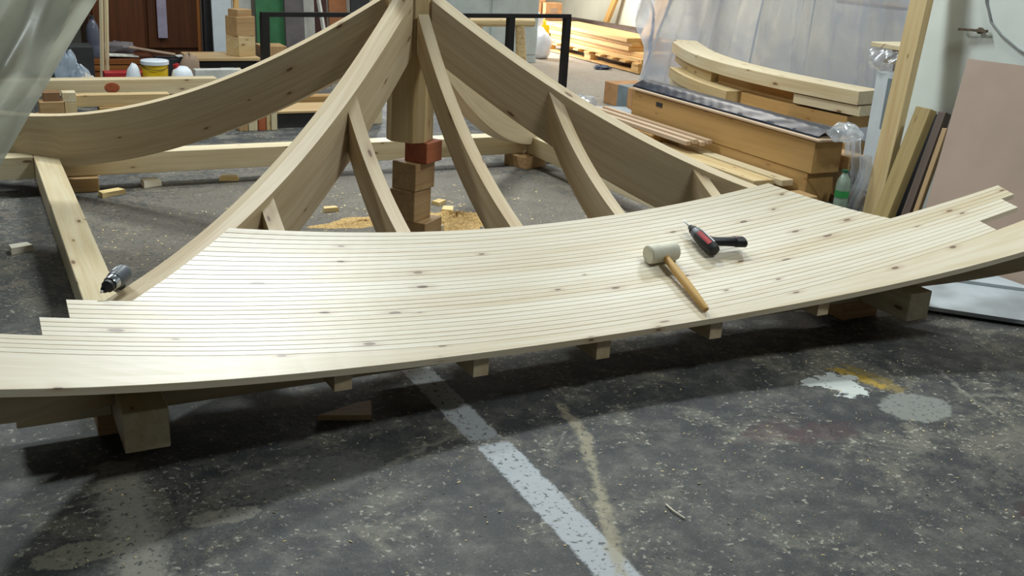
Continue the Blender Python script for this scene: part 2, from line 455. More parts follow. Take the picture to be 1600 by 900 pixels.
# king post: square turned 45 degrees with wide chamfers
def king():
    apo, ch = 0.097, 0.030
    pts = []
    for k in range(4):
        a = math.pi/4+k*math.pi/2                         # wide face normals on the diagonals
        n = Vector((math.cos(a), math.sin(a))); t = Vector((-n.y, n.x)); hw = apo-ch*math.sqrt(2)
        pts += [n*apo-t*hw, n*apo+t*hw]
    rings = []; wcs = []
    for z in (0.523, 0.9, 1.33):
        rings.append([(p.x, p.y, z) for p in pts]); wcs.append([(z, p.x, p.y) for p in pts])
    return MB().quadstrip(rings, True, True, wcs)
king().build('king_post', 'pine_b', roof, bevel=0.002)

# hip rafters
HW, HD = 0.048, 0.28
def hip(dx, dy):
    u = Vector((dx, dy, 0))                                # plan step per unit d (not normalised)
    sd = Vector((-dy, dx, 0)).normalized()
    ds = [0.08+i*(1.93-0.08)/44 for i in range(45)]
    rings = []; wcs = []; s = 0; prev = None
    for d in ds:
        sl = (zh(d+0.01)-zh(d-0.01))/0.02
        drop = max(0.006, abs(sl)*HW/math.sqrt(2))
        zt = zh(d)
        zb = zt-HD+0.004
        if d > 1.56:                                       # tail rises to a slim nose
            zb = zt-HD+0.004+(d-1.56)*0.42
        if 1.415 < d < 1.585: zb = max(zb, ZT+0.001)           # seat over the ring
        c = Vector((u.x*d, u.y*d, 0))
        rings.append([c+Vector((0, 0, zt)), c+sd*HW+Vector((0, 0, zt-drop)), c+sd*HW+Vector((0, 0, zb)), c-sd*HW+Vector((0, 0, zb)), c-sd*HW+Vector((0, 0, zt-drop))])
        pt = Vector((d*1.414, zt))
        if prev is not None: s += (pt-prev).length
        prev = pt
        hgt = zt-zb
        wcs.append([(s, hgt/2, 0), (s, hgt/2, HW), (s, -hgt/2, HW), (s, -hgt/2, -HW), (s, hgt/2, -HW)])
    return MB().quadstrip(rings, True, True, wcs)
for dx in (-1, 1):
    for dy in (-1, 1):
        hip(dx, dy).build('hip_rafter', 'hip', roof, smooth=True, ang=9)

# common and jack rafters of the planked face
RW, RD = 0.027, 0.165
def eave(x): return 1.7927+0.0592*x*x
def rafter(k):
    x = k*S
    d0 = 0.125 if k == 0 else abs(x)+HW*1.414+RW*0.2
    d1 = eave(x)-0.012
    n = 30; rings = []; wcs = []; s = 0; prev = None
    for i in range(n+1):
        d = d0+(d1-d0)*i/n
        ring = []; wr = []
        zcn = surf(x, d)-TOPR
        pt = Vector((d, zcn))
        if prev is not None: s += (pt-prev).length
        prev = pt
        for sx, top in ((-1, 1), (1, 1), (1, 0), (-1, 0)):
            xx = x+sx*RW
            dd = d
            if k and i == 0: dd = max(abs(xx)+HW*1.414, 0.05)     # cheek cut against the hip
            zt = surf(x, max(dd, 0.1))-TOPR
            rd = RD
            if d > 1.50: rd = RD-(d-1.50)*0.32
            zb = zt-rd
            if 1.41 < d < 1.59: zb = max(zb, ZT+0.001)
            ring.append((xx, -dd, zt if top else zb)); wr.append((s, (0.5 if top else -0.5)*rd, sx*RW))
        rings.append(ring); wcs.append(wr)
    return MB().quadstrip(rings, True, True, wcs)
for k in (-2, -1, 0, 1, 2):
    rafter(k).build('rafter', 'hip', roof, smooth=True, ang=9)

# planks: each board carries three grooves, boards bend up towards the hips
ROW0, PITCH, NROW = 1.138, 0.0875, 7
def plank(da, db, xl, xr, grooves, eave_cut=False):
    """da/db functions of x giving the upper and lower edge; xl/xr functions of t (0 upper edge..1 lower)"""
    prof = [(0.0, -0.0006), (0.008, 0.0)]
    if grooves:
        for q in (0.25, 0.5, 0.75):
            prof += [(q-0.015, 0.0), (q-0.006, -0.0032), (q+0.006, -0.0032), (q+0.015, 0.0)]
    else:
        prof += [(0.35, 0), (0.7, 0)]
    prof += [(0.992, 0.0), (1.0, -0.0006)]
    top = 0.012; th = 0.021
    n = 40; rings = []; wcs = []
    for i in range(n+1):
        f = i/n; rg = []; wr = []
        cols = [(t, top+o) for t, o in prof]+[(1.0, top-th), (0.5, top-th), (0.0, top-th)]
        for t, o in cols:
            x = xl(t)+(xr(t)-xl(t))*f
            d = da(x)+(db(x)-da(x))*t
            rg.append((x, -d, surf(x, d)+o)); wr.append((x, t*PITCH, o))
        rings.append(rg); wcs.append(wr)
    return MB().quadstrip(rings, True, True, wcs)
BOW = 0.019
ends_l = {4: -1.655, 5: -1.731, 6: -2.12}
ends_r = {4: 2.15, 5: 2.08, 6: 1.873}
for r in range(NROW):
    a = ROW0+r*PITCH
    da = lambda x, a=a: a+BOW*x*x+0.0006
    db = lambda x, a=a: a+PITCH+BOW*x*x-0.0006
    if r < 4:
        xl = lambda t, a=a: -(a+t*PITCH)*(1+0.019*(a))+0.048
        xr = lambda t, a=a: (a+t*PITCH)*(1+0.019*(a))+0.034
    else:
        xl = lambda t, r=r: ends_l[r]; xr = lambda t, r=r: ends_r[r]
    plank(da, db, xl, xr, True).build('roof_plank', 'plank', roof)
a = ROW0+NROW*PITCH
plank(lambda x: a+BOW*x*x+0.0006, lambda x: eave(x), lambda t: -2.2, lambda t: 2.35, False).build('eave_board', 'plank', roof)

# ------------------------------------------------------------------ supports
def boxthing(name, c, size, mat, label, cat, rot=0.0, group=None, bevel=0.003):
    m = MB().box((0, 0, size[2]/2), size)
    o = m.build(name, mat, None, bevel=bevel); o.location = c; o.rotation_euler.z = rot
    return tag(o, label, cat, group)
boxthing('support_block', (-1.40, 1.46, 0), (0.30, 0.13, 0.079), 'block', 'flat timber block under the rear left beam corner', 'block')
boxthing('support_block', (1.43, 1.44, 0), (0.20, 0.20, 0.079), 'block', 'flat timber block under the rear right beam corner', 'block', R(20))
boxthing('support_block', (-1.50, -1.45, 0), (0.20, 0.16, 0.079), 'block', 'flat timber block in shadow under the front left beam end', 'block')
boxthing('support_block', (1.46, -1.46, 0), (0.20, 0.20, 0.079), 'block', 'flat timber block in shadow under the front right beam end', 'block')
st = [((0.055, -0.025, 0.000), (0.17, 0.15, 0.138), 'block', R(38), 'wide timber block at the bottom of the stack under the central post'),
      ((0.010, -0.005, 0.139), (0.15, 0.14, 0.150), 'block', R(35), 'second timber block from the floor under the central post'),
      ((0.020, -0.010, 0.290), (0.155, 0.14, 0.132), 'block', R(31), 'third timber block from the floor, just below the red-brown one'),
      ((0.060, -0.030, 0.423), (0.135, 0.125, 0.0995), 'red_block', R(34), 'dark red-brown block on top of the stack under the post')]
for c, sz, m, rt, lb in st: boxthing('post_block', c, sz, m, lb, 'block', rt, 'blocks stacked under the post')

# ------------------------------------------------------------------ tools on the planks
def srf(x, y): return surf(x, -y)+0.012
def mallet():
    hx, hy = 0.452, -1.452
    zc_ = srf(hx, hy)+0.036
    t = thing('mallet', 'white-headed rubber mallet with a wooden handle lying on the planks', 'mallet', (hx, hy, srf(hx, hy)))
    ax = Vector((1, 0.02, 0.03)).normalized()
    c = Vector((hx, hy, zc_))
    MB().lathe([(0.0, -0.066), (0.033, -0.066), (0.037, -0.062), (0.0375, -0.03), (0.0355, 0), (0.0375, 0.03), (0.037, 0.060), (0.033, 0.064), (0, 0.064)], c, ax, 28, False).build('head', 'rubber_white', t, True)
    e = Vector((0.432, -1.775, srf(0.432, -1.775)+0.016))
    d = (e-c); L = d.length; d.normalize()
    MB().lathe([(0.0, 0.012), (0.0135, 0.012), (0.0135, 0.05), (0.0165, 0.12), (0.0175, 0.20), (0.0155, 0.27), (0.0125, L-0.012), (0.010, L), (0, L)], c, d, 12, False).build('handle', 'handle', t, True)
mallet()

def drill(name, label, tip, back, hand, r0, cols, hl=0.13, bit=0.045):
    """tip/back: axis ends, hand: direction of the grip"""
    tip = Vector(tip); back = Vector(back); ax = (back-tip).normalized(); L = (back-tip).length
    t = thing(name, label, 'drill', tuple(back))
    MB().lathe([(0, 0), (0.003, 0.001), (0.0035, 0.006), (0.0035, bit), (0, bit)], tip, ax, 8, False).build('bit', 'chrome', t, True)
    MB().lathe([(0.004, bit-0.004), (0.010, bit), (0.0155, bit+0.018), (0.0185, bit+0.02), (0.0185, bit+0.034), (0, bit+0.034)], tip, ax, 18, False).build('chuck', 'tool_black', t, True)
    MB().lathe([(0.0, bit+0.034), (0.021, bit+0.034), (0.0225, bit+0.038), (0.0235, bit+0.058), (0.0, bit+0.058)], tip, ax, 18, False).build('collar', cols[0], t, True)
    b0 = bit+0.058
    body = MB().lathe([(0, b0), (r0*0.92, b0), (r0, b0+0.012), (r0*1.04, b0+0.05), (r0, L-0.02), (r0*0.82, L-0.004), (0, L)], tip, ax, 20, False).build('motor_housing', cols[1], t, True)
    hd = Vector(hand).normalized()
    mid = tip+ax*(b0+0.045)
    sd = ax.cross(hd).normalized()
    rings = []
    for q, (wa, wb) in ((0.0, (0.026, 0.020)), (0.03, (0.021, 0.018)), (0.06, (0.020, 0.0175)), (hl*0.72, (0.022, 0.0185)), (hl*0.75, (0.025, 0.021)), (hl*0.97, (0.026, 0.021)), (hl, (0.021, 0.017))):
        c = mid+hd*q+ax*(q*0.18)
        rings.append([c+ax*math.cos(2*math.pi*k/14)*wa+sd*math.sin(2*math.pi*k/14)*wb for k in range(14)])
    MB().quadstrip(rings[:5]).build('grip', cols[2], t, True)
    MB().quadstrip(rings[4:]).build('battery', 'tool_black', t, True)
    if cols[3]: MB().quadstrip([[mid+(p-mid)*1.02 for p in rings[3]], [mid+(p-mid)*1.02+hd*0.004 for p in rings[4]]]).build('red_band', 'tool_red', t, True)
    MB().box(mid+hd*0.032-ax*0.022, (0.012, 0.022, 0.014), Matrix((ax, hd, sd)).transposed()).build('trigger', 'tool_red', t, bevel=0.003)
    # label strips on the housing and a red panel
    up = Vector((0, 0, 1))-ax*ax.z; up.normalize(); s2 = ax.cross(up)
    mb = MB()
    for a0, a1, da, off in (((b0+0.012), L-0.03, 0.35, 0.0),):
        n = 6
        for o_ in (-0.25,):
            rg = []
            for i in range(n+1):
                h = a0+(a1-a0)*i/n
                rr = r0*1.045+0.0006
                rg.append([tip+ax*h+(up*math.cos(o_+e)+s2*math.sin(o_+e))*rr for e in (-da/2, 0, da/2)])
            mb.quadstrip(rg, False, False)
    mb.build('name_strip', 'label_white', body)
    mb = MB()
    for o_ in (0.55, -1.1):
        rg = []
        for i in range(7):
            h = b0+0.01+(L-0.028-b0-0.01)*i/6
            rr = r0*1.045+0.0005
            rg.append([tip+ax*h+(up*math.cos(o_+e)+s2*math.sin(o_+e))*rr for e in (-0.35, -0.12, 0.12, 0.35)])
        mb.quadstrip(rg, False, False)
    if cols[3]: mb.build('side_panel', cols[3], body)
    return t
zz = srf(0.68, -1.42)
drill('cordless_drill', 'small red and black cordless drill lying on the planks beside the mallet',
      (0.665, -1.290, srf(0.665, -1.29)+0.034), (0.672, -1.500, srf(0.672, -1.50)+0.033), (1, -0.20, 0.06), 0.027, ('tool_grey', 'tool_black', 'tool_black', 'tool_red'), 0.155)
drill('dark_drill', 'dark grey drill with a chrome collar resting nose-down on the left hip', (-1.562, -1.525, 0.450), (-1.478, -1.415, 0.472), (-0.15, 0.8, -0.75), 0.027, ('chrome', 'tool_grey', 'tool_black', None), 0.12, 0.016)

# ------------------------------------------------------------------ scraps on the floor
def scrap(x, y, l, w_, h, rot, mat, label, tilt=0.0):
    m = MB(); hx, hy = l/2, w_/2
    rings = [[(-hx, -hy, 0), (-hx*0.8, hy, 0), (-hx*0.75, hy*0.9, h), (-hx*0.95, -hy*0.9, h)],
             [(hx, -hy*0.7, 0), (hx*0.9, hy, 0), (hx*0.8, hy*0.85, h), (hx*0.92, -hy*0.7, h)]]
    m.quadstrip(rings)
    o = m.build('wood_offcut', mat); o.location = (x, y, 0.001); o.rotation_euler.z = R(rot)
    return tag(o, label, 'offcut', 'offcuts on the floor')
scrap(-0.97, 1.47, 0.105, 0.10, 0.035, 10, 'white_chip', 'white square offcut on the floor in front of the rear beam')
scrap(-0.52, 1.50, 0.11, 0.08, 0.022, -20, 'chip', 'flat pale yellow offcut on the floor near the rear beam, right of the white one')
scrap(-1.20, 1.31, 0.15, 0.07, 0.025, 25, 'chip', 'long tan offcut on the floor beside the left beam')
scrap(-1.70, 0.40, 0.10, 0.07, 0.03, 15, 'white_chip', 'pale offcut on the floor outside the left beam')
scrap(-0.17, 0.68, 0.085, 0.05, 0.022, 0, 'chip', 'small offcut on the floor left of the post blocks')
scrap(0.46, 0.66, 0.09, 0.06, 0.02, 35, 'chip', 'pale yellow chip on the floor right of the post blocks')
scrap(0.43, 0.47, 0.10, 0.07, 0.03, 60, 'chip', 'crooked scrap lying on the sawdust heap')
scrap(0.24, 0.17, 0.05, 0.05, 0.03, 10, 'white_chip', 'little cube scrap beside the lowest post block')
scrap(0.66, 0.48, 0.06, 0.04, 0.04, 70, 'white_chip', 'small white scrap behind the sawdust heap')
def wedge():
    m = MB(); t = 0.018
    pts = [(-0.11, -0.02), (0.055, -0.055), (0.075, 0.05), (0.03, 0.045)]
    m.quadstrip([[(x, y, 0) for x, y in pts], [(x, y, t) for x, y in pts]])
    o = m.build('wood_wedge', 'block'); o.location = (-0.86, -1.655, 0.001); o.rotation_euler.z = R(-8)
    tag(o, 'thin brown wooden wedge on the floor below the front eave', 'wedge')
wedge()
solo('stick', MB().tube([(-0.233, -2.498, 0.004), (-0.235, -2.54, 0.006), (-0.227, -2.578, 0.004)], 0.0025, 6), 'white_chip', 'thin pale splinter lying on the open front floor', 'splinter')

def heap(name, cx, cy, rx, ry, h, label, seed):
    rr = random.Random(seed)
    ph = [rr.uniform(0, 6.28) for _ in range(6)]
    n = 26
    rings = []
    for i in range(n+1):
        q = i/n; rg = []
        for k in range(40):
            a = 2*math.pi*k/40
            lob = 1+0.16*math.sin(3*a+ph[0])+0.10*math.sin(5*a+ph[1])+0.06*math.sin(9*a+ph[2])
            z = h*(math.cos(q*math.pi)*0.5+0.5)*(1+0.25*math.sin(7*a+q*9+ph[3]))+rr.uniform(-1, 1)*0.003*(1-q)
            rg.append((cx+rx*q*lob*math.cos(a), cy+ry*q*lob*math.sin(a), max(z, 0.0015) if q < 1 else 0.0005))
        rings.append(rg)
    m = MB().quadstrip(rings, True, False)
    o = solo(name, m, 'sawdust', label, 'sawdust', None, True); o['kind'] = 'stuff'
heap('sawdust', 0.40, 0.30, 0.26, 0.20, 0.045, 'heap of yellow sawdust on the floor right of the post blocks', 3)
heap('sawdust', -0.08, 0.42, 0.24, 0.10, 0.012, 'thin spread of sawdust on the floor left of the post blocks', 5)
def flakes():
    m = MB(); rr = random.Random(11)
    def one(x, y, s):
        a = rr.uniform(0, 6.28); l = s*rr.uniform(0.6, 1.6); w_ = s*rr.uniform(0.3, 0.7); z = 0.001
        c, s_ = math.cos(a), math.sin(a); b = len(m.v)
        for u, v, h in ((-l, -w_, 0), (l, -w_*0.7, 0.001), (l*0.8, w_, 0.003), (-l*0.9, w_*0.8, 0.001)):
            p = (x+u*c-v*s_, y+u*s_+v*c, z+h); m.v.append(p); m.wc.append(p)
        m.f.append((b, b+1, b+2, b+3))
    for _ in range(420): one(rr.gauss(0.25, 0.45), rr.gauss(0.45, 0.35), 0.006)
    for _ in range(200): one(rr.uniform(-1.4, -0.5), rr.uniform(-0.4, 0.9), 0.005)
    for _ in range(900): one(rr.uniform(-1.9, 1.8), rr.uniform(-3.0, -1.75), rr.uniform(0.0012, 0.0036))
    o = m.build('wood_shavings', 'chip'); o['kind'] = 'stuff'; tag(o, 'tiny pale wood shavings scattered over the floor', 'shavings')
flakes()

# ------------------------------------------------------------------ left plastic sheet
def left_sheet():
    edge = [(-0.86, 1.75), (-1.02, 1.45), (-1.25, 1.08), (-1.42, 0.82), (-1.585, 0.575), (-1.74, 0.33), (-1.86, 0.14), (-1.93, 0.02)]
    def ex(z):
        for i in range(len(edge)-1):
            (x0, z0), (x1, z1) = edge[i], edge[i+1]
            if z1 <= z <= z0: return x0+(x1-x0)*(z0-z)/(z0-z1)
        return edge[0][0] if z > edge[0][1] else edge[-1][0]
    def P(u, v):
        z = 0.02+(1.75-0.02)*v
        x = ex(z)-u*(2.2+ex(z)*0.55)
        q = x*0.88-z*0.62
        y = 0.72+0.035*math.sin(q*17+1.5*math.sin(z*4))+0.022*math.sin(q*41+z*5)+0.05*math.sin(z*3.2+x*2)
        y += 0.035*abs(math.sin(q*6.5+0.8*math.sin(x*5)))**0.5+0.02*abs(math.sin((x*0.5+z*0.9)*7+1))**0.6
        if u < 0.05: y -= 0.03*(0.05-u)/0.05
        return (x, y, z)
    m = MB().grid(P, 140, 90)
    solo('plastic_sheet', m, 'sheet_left', 'dusty translucent plastic sheet hanging at the left edge with a slanting hem', 'plastic sheet', None, True)
left_sheet()

# ------------------------------------------------------------------ steel frame at the back
def steel_frame():
    a = Vector((0.28, 3.70, 0)); b = Vector((3.20, 4.00, 0)); Hh = 0.75
    t = thing('steel_frame', 'black square-tube steel rail frame standing behind the roof frame', 'frame', tuple(a))
    up = Vector((0, 0, 1)); d = (b-a).normalized()
    MB().bar(a+up*Hh-d*0.03, b+up*Hh+d*0.03, 0.05, 0.035).build('top_rail', 'steel', t)
    for q in (0.0, 0.785, 1.0):
        p = a+(b-a)*q
        MB().bar(p+up*0.01, p+up*(Hh-0.018), 0.06, 0.06, d).build('leg', 'steel', t)
        n = Vector((-d.y, d.x, 0))
        MB().bar(p+n*0.2+up*0.006, p-n*0.2+up*0.006, 0.06, 0.012).build('foot', 'steel', t)
steel_frame()

# ------------------------------------------------------------------ right: stacked big beams with black film
def bb(name, x0, x1, y0, y1, z0, z1, mat, label, cat, group=None, bevel=0.003):
    return boxthing(name, ((x0+x1)/2, (y0+y1)/2, z0), (x1-x0, y1-y0, z1-z0), mat, label, cat, 0, group, bevel)
bb('timber_beam', 2.62, 2.83, 0.05, 2.05, 0.005, 0.198, 'tan_wood', 'lower of the two big tan beams stacked at the right', 'beam')
bb('timber_beam', 2.615, 2.84, 0.02, 1.97, 0.20, 0.398, 'tan_wood', 'upper big tan beam in the right stack, with a small dark slot near its far end', 'beam')
bb('cover_board', 2.60, 2.86, -0.02, 1.95, 0.40, 0.416, 'pale_slat', 'thin pale board on top of the upper tan beam', 'board')
bb('timber_beam', 2.86, 3.00, 0.10, 2.0, 0.005, 0.20, 'tan_wood', 'beam behind the lower tan beam, mostly hidden, end stained darker', 'beam')
bb('timber_beam', 2.87, 3.02, -0.02, 1.9, 0.215, 0.30, 'block', 'narrow beam behind the upper tan beam with its end sticking out', 'beam')
bb('floor_block', 2.44, 2.58, -0.10, 0.06, 0.0, 0.095, 'block', 'short block on the floor at the near end of the tan beams', 'block')
bb('floor_block', 2.86, 3.05, -0.05, 0.08, 0.0, 0.05, 'brown_wood', 'flat brown block on the floor between the tan beams and the bottle', 'block')
o = MB().box((2.6135, 1.62, 0.345), (0.004, 0.075, 0.03)).build('slot', 'dark', None)
o.parent = [x for x in bpy.data.objects if x.get('label', '').startswith('upper big tan')][0]; o.location = (-2.7275, -0.995, -0.20)
def film_roll():
    def P(u, v):
        y = 0.02+1.98*u
        sec = [(2.628, 0.4175), (2.632, 0.428), (2.70, 0.462), (2.715, 0.466), (2.80, 0.464), (2.812, 0.458), (2.815, 0.4175)]
        k = min(int(v*6), 5); q = v*6-k
        x = sec[k][0]*(1-q)+sec[k+1][0]*q; z = sec[k][1]*(1-q)+sec[k+1][1]*q
        am = 0 if z < 0.419 else 1
        z += am*(0.0007*math.sin(y*23+x*60)+0.0005*math.sin(y*61-x*90)+0.0016*max(0, math.sin(y*9+x*25))**8)
        return (x, y, max(z, 0.4175))
    m = MB().grid(P, 200, 24)
    solo('film_bundle', m, 'black_film', 'long bundle wrapped in shiny black film on top of the tan beams', 'wrapped bundle', None, True)
film_roll()
def blobmesh(c, rx, ry, rz, seed, amp=0.25, nu=18, nv=12, fl=True):
    rr = random.Random(seed); ph = [rr.uniform(0, 6.28) for _ in range(8)]
    rings = []
    for i in range(nv+1):
        th = math.pi*i/nv; rg = []
        for k in range(nu):
            a = 2*math.pi*k/nu
            d = 1+amp*(0.5*math.sin(3*a+ph[0]+th*2)+0.4*math.sin(5*a+ph[1]-th*4)+0.35*math.sin(9*a+ph[2]+th*7)+0.3*math.sin(6*th+ph[3]+a*2))
            x = rx*math.sin(th)*math.cos(a)*d; y = ry*math.sin(th)*math.sin(a)*d; z = -rz*math.cos(th)*d
            if fl: z = max(z, -rz*0.8)
            rg.append((c[0]+x, c[1]+y, c[2]+z+(rz*0.8 if fl else 0)))
        rings.append(rg)
    return MB().quadstrip(rings, True, False)
solo('stretch_wrap', blobmesh((2.74, -0.08, 0.418), 0.11, 0.07, 0.055, 4, 0.3), 'wrap', 'crumpled clear stretch wrap at the near end of the black film bundle', 'plastic wrap', None, True)

def hang(name, label, x0, y0, ztop, zbot, wtop, wbot, seed, mat='wrap', dx=0.0):
    rr = random.Random(seed); ph = [rr.uniform(0, 6.28) for _ in range(4)]
    def P(u, v):
        z = ztop+(zbot-ztop)*v; w_ = wtop+(wbot-wtop)*v
        y = y0-(u-0.5)*w_+0.02*math.sin(v*5+ph[0])
        x = x0+dx*v+0.025*math.sin(u*16+ph[1]+v*3)+0.015*math.sin(u*31+v*7+ph[2])
        return (x, y, z)
    return solo(name, MB().grid(P, 30, 24), mat, label, 'plastic wrap', None, True)
hang('hanging_film', 'clear film trailing down from the black bundle towards the bottle', 2.91, 0.0, 0.46, 0.01, 0.10, 0.20, 8, 'wrap', 0.02)
hang('hanging_film', 'loose clear film standing between the green bottle and the brown board', 2.86, -0.17, 0.34, 0.005, 0.05, 0.12, 9, 'wrap', -0.03)

# bundled slats and flat boards in front of the beams
for i in range(4):
    bb('batten', 2.40+0.045*i, 2.44+0.045*i, 0.98-0.02*i, 2.25, 0.185+0.012*(i % 2), 0.215+0.014*(i % 2), 'pale_slat',
       ['outermost pinkish slat of the bundle beside the tan beams', 'second slat from the outside of the pinkish bundle', 'third slat from the outside of the pinkish bundle', 'innermost pinkish slat, touching the tan beams'][i], 'slat', 'slat bundle')
bb('flat_board', 2.34, 2.50, 0.20, 2.2, 0.10, 0.132, 'pine_b', 'pale planed board with a tape band, lying low in front of the tan beams', 'board')
bb('flat_board', 2.51, 2.60, 0.14, 1.2, 0.10, 0.14, 'pine', 'narrow pale board tight against the tan beams', 'board')
bb('flat_board', 2.36, 2.59, 0.24, 2.3, 0.0, 0.098, 'tan_wood', 'thick tan board at the bottom of the low pile', 'board')
bb('flat_board', 2.38, 2.60, 1.35, 2.35, 0.1335, 0.184, 'tan_wood', 'tan packer board carrying the pinkish slats', 'board')
# cardboard box and grey panel behind the right hip
def carton():
    t = thing('carton', 'long tan cardboard carton with a grey tape band behind the right hip', 'box', (3.55, 3.45, 0))
    MB().box((3.62, 3.42, 0.10), (0.34, 0.46, 0.20)).build('box_body', 'cardboard', t, bevel=0.004)
    MB().box((3.62, 3.34, 0.1005), (0.344, 0.16, 0.203)).build('tape_band', 'grey_strip', t)
carton()
boxthing('grey_board', (3.12, 2.95, 0.0), (0.42, 0.75, 0.03), 'sheet', 'grey flat panel lying on the floor in front of the carton', 'panel', R(-18))
solo('film_scrap', blobmesh((3.14, 3.52, 0.0), 0.13, 0.12, 0.05, 12, 0.2), 'wrap', 'crumpled clear film on the floor beside the carton', 'plastic wrap', None, True)
solo('blue_rag', blobmesh((4.77, 5.76, 0.0), 0.10, 0.07, 0.025, 14, 0.3), 'navy', 'small blue rag on the floor in front of the lumber stack', 'rag', None, True)

# curved blanks stacked flat
def curved_blank(z0, h, shift, a0, a1, wdt, mat, label, notch=False):
    p0 = Vector((4.02, 3.30)); p1 = Vector((3.52, 0.42)); ch = p1-p0; n = Vector((ch.y, -ch.x)).normalized()
    if n.x > 0: n = -n
    N = 26; rings = []; wcs = []; s = 0; prev = None
    for i in range(N+1):
        q = a0+(a1-a0)*i/N
        def cl(q): return p0+ch*q+n*(0.36*math.sin(math.pi*min(max(q, 0), 1)*0.92))
        c = cl(q)+Vector((shift[0], shift[1])); tg = (cl(min(q+0.01, 1))-cl(max(q-0.01, 0))).normalized(); nn = Vector((tg.y, -tg.x))
        if nn.x > 0: nn = -nn
        w_ = wdt*(0.55 if notch and i < 2 else 1.0)
        pa = c+nn*w_/2; pb = c-nn*wdt/2
        rings.append([(pa.x, pa.y, z0), (pa.x, pa.y, z0+h), (pb.x, pb.y, z0+h), (pb.x, pb.y, z0)])
        if prev is not None: s += (c-prev).length
        prev = c
        wcs.append([(s, w_/2, 0), (s, w_/2, h), (s, -w_/2, h), (s, -w_/2, 0)])
    m = MB().quadstrip(rings, True, True, wcs)
    solo('curved_blank', m, mat, label, 'curved board', 'curved blanks stacked under the plastic curtain', True)
cb = [(0.005, 0.085, (0.12, 0.05), 0.10, 0.93, 0.26, 'tan_wood', 'bottom curved blank of the stack, on the floor'),
      (0.092, 0.085, (0.06, 0.0), 0.16, 0.95, 0.24, 'block', 'second curved blank from the floor, darkened and set back'),
      (0.179, 0.085, (0.0, 0.02), 0.22, 1.0, 0.26, 'tan_wood', 'third curved blank from the floor with a long free near end'),
      (0.266, 0.085, (-0.02, -0.03), 0.12, 0.80, 0.25, 'pine', 'fourth curved blank of the stack, counted from the floor'),
      (0.353, 0.085, (-0.05, 0.0), 0.18, 0.62, 0.25, 'pine_b', 'curved blank jutting out at half height of the stack'),
      (0.353, 0.085, (0.05, 0.0), 0.64, 0.97, 0.25, 'tan_wood', 'darker curved blank behind the end of the jutting one'),
      (0.440, 0.085, (0.07, 0.0), 0.05, 0.47, 0.24, 'pine_b', 'far half-length curved blank right below the topmost one'),
      (0.440, 0.085, (0.10, 0.0), 0.49, 0.80, 0.22, 'tan_wood', 'short tan curved piece set back below the topmost blank'),
      (0.455, 0.065, (0.04, 0.0), 0.82, 1.0, 0.24, 'pine', 'pale short piece under the near end of the topmost blank'),
      (0.527, 0.088, (0.03, 0.02), 0.0, 1.0, 0.25, 'pine', 'topmost curved blank, pale and long, with a notched far end')]
for z0, h, sh_, a0, a1, wd, mt, lb in cb: curved_blank(z0, h, sh_, a0, a1, wd, mt, lb, z0 > 0.5)
for y_, z_, ln, lb in ((1.05, 0.0, 0.5, 'short tan offcut beside the curved stack near the wrapped bundle end'), (2.05, 0.0, 0.45, 'tan offcut on the floor between the beams and the curved stack, far end')):
    bb('stack_offcut', 3.08, 3.20, y_, y_+ln, z_, z_+0.36, 'tan_wood', lb, 'offcut')

# right curtain
def curtain():
    def P(u, v):
        y = 5.05-4.0*u; z = 0.01+2.3*v
        q = u*4.0+(z-0.4)*(0.75*(u-0.75))
        x = 4.72-0.25*u+0.060*math.sin(q*8.0+0.6*math.sin(q*3.1))+0.030*math.sin(q*21+1.3*math.sin(z*2.2))+0.007*math.sin(q*47+z*3.5)
        x += 0.10*math.sin(u*3.1)*(1-v)
        return (x, y-(0.10*(1-v) if u < 0.05 else 0), z)
    solo('plastic_curtain', MB().grid(P, 240, 40), 'curtain', 'wide translucent plastic curtain hanging behind the curved boards', 'plastic curtain', None, True)
curtain()
bb('wall_shelf', 5.3, 5.55, 2.0, 2.75, 1.02, 1.05, 'lumber', 'yellow wooden shelf seen dimly through the plastic curtain', 'shelf')
bb('dark_case', 5.35, 5.75, 0.9, 1.75, 0.95, 1.45, 'navy', 'dark bluish case seen through the near end of the plastic curtain', 'case')

# white cabinet with wrapped wood on top
def white_cab():
    t = thing('white_cabinet', 'white metal cabinet between the curtain and the leaning post', 'cabinet', (3.55, 0.09, 0))
    MB().box((3.56, 0.09, 0.385), (0.50, 0.40, 0.77)).build('body', 'white_cab', t, bevel=0.004)
    MB().box((3.304, 0.165, 0.58), (0.012, 0.030, 0.32)).build('handle_strip', 'grey_strip', t)
white_cab()
bb('wrapped_plank', 3.30, 3.80, -0.08, 0.37, 0.915, 0.945, 'pine', 'upper pale plank of the wrapped pile on the white cabinet', 'plank')
bb('wrapped_plank', 3.36, 3.80, -0.08, 0.30, 0.822, 0.86, 'green_wood', 'lower greenish plank of the wrapped pile on the white cabinet', 'plank')
bb('spacer_block', 3.42, 3.76, -0.04, 0.27, 0.772, 0.821, 'dark_wood', 'dark spacer under the wrapped planks on the white cabinet', 'block')
bb('spacer_block', 3.40, 3.76, -0.04, 0.28, 0.861, 0.914, 'cardboard_dark', 'grey spacer between the wrapped planks', 'block')
def pack_film():
    def P(u, v):
        y = 0.36-0.42*u; a = v
        x = 3.325-0.045*math.sin(a*math.pi)+0.012*math.sin(u*19+v*5)+0.008*math.sin(u*41-v*9)
        return (x-0.02*(1-abs(2*u-1)), y, 0.775+0.135*v)
    solo('wrapped_pack', MB().grid(P, 40, 16), 'wrap', 'clear film bunched over the ends of the planks on the white cabinet', 'plastic wrap', None, True)
pack_film()

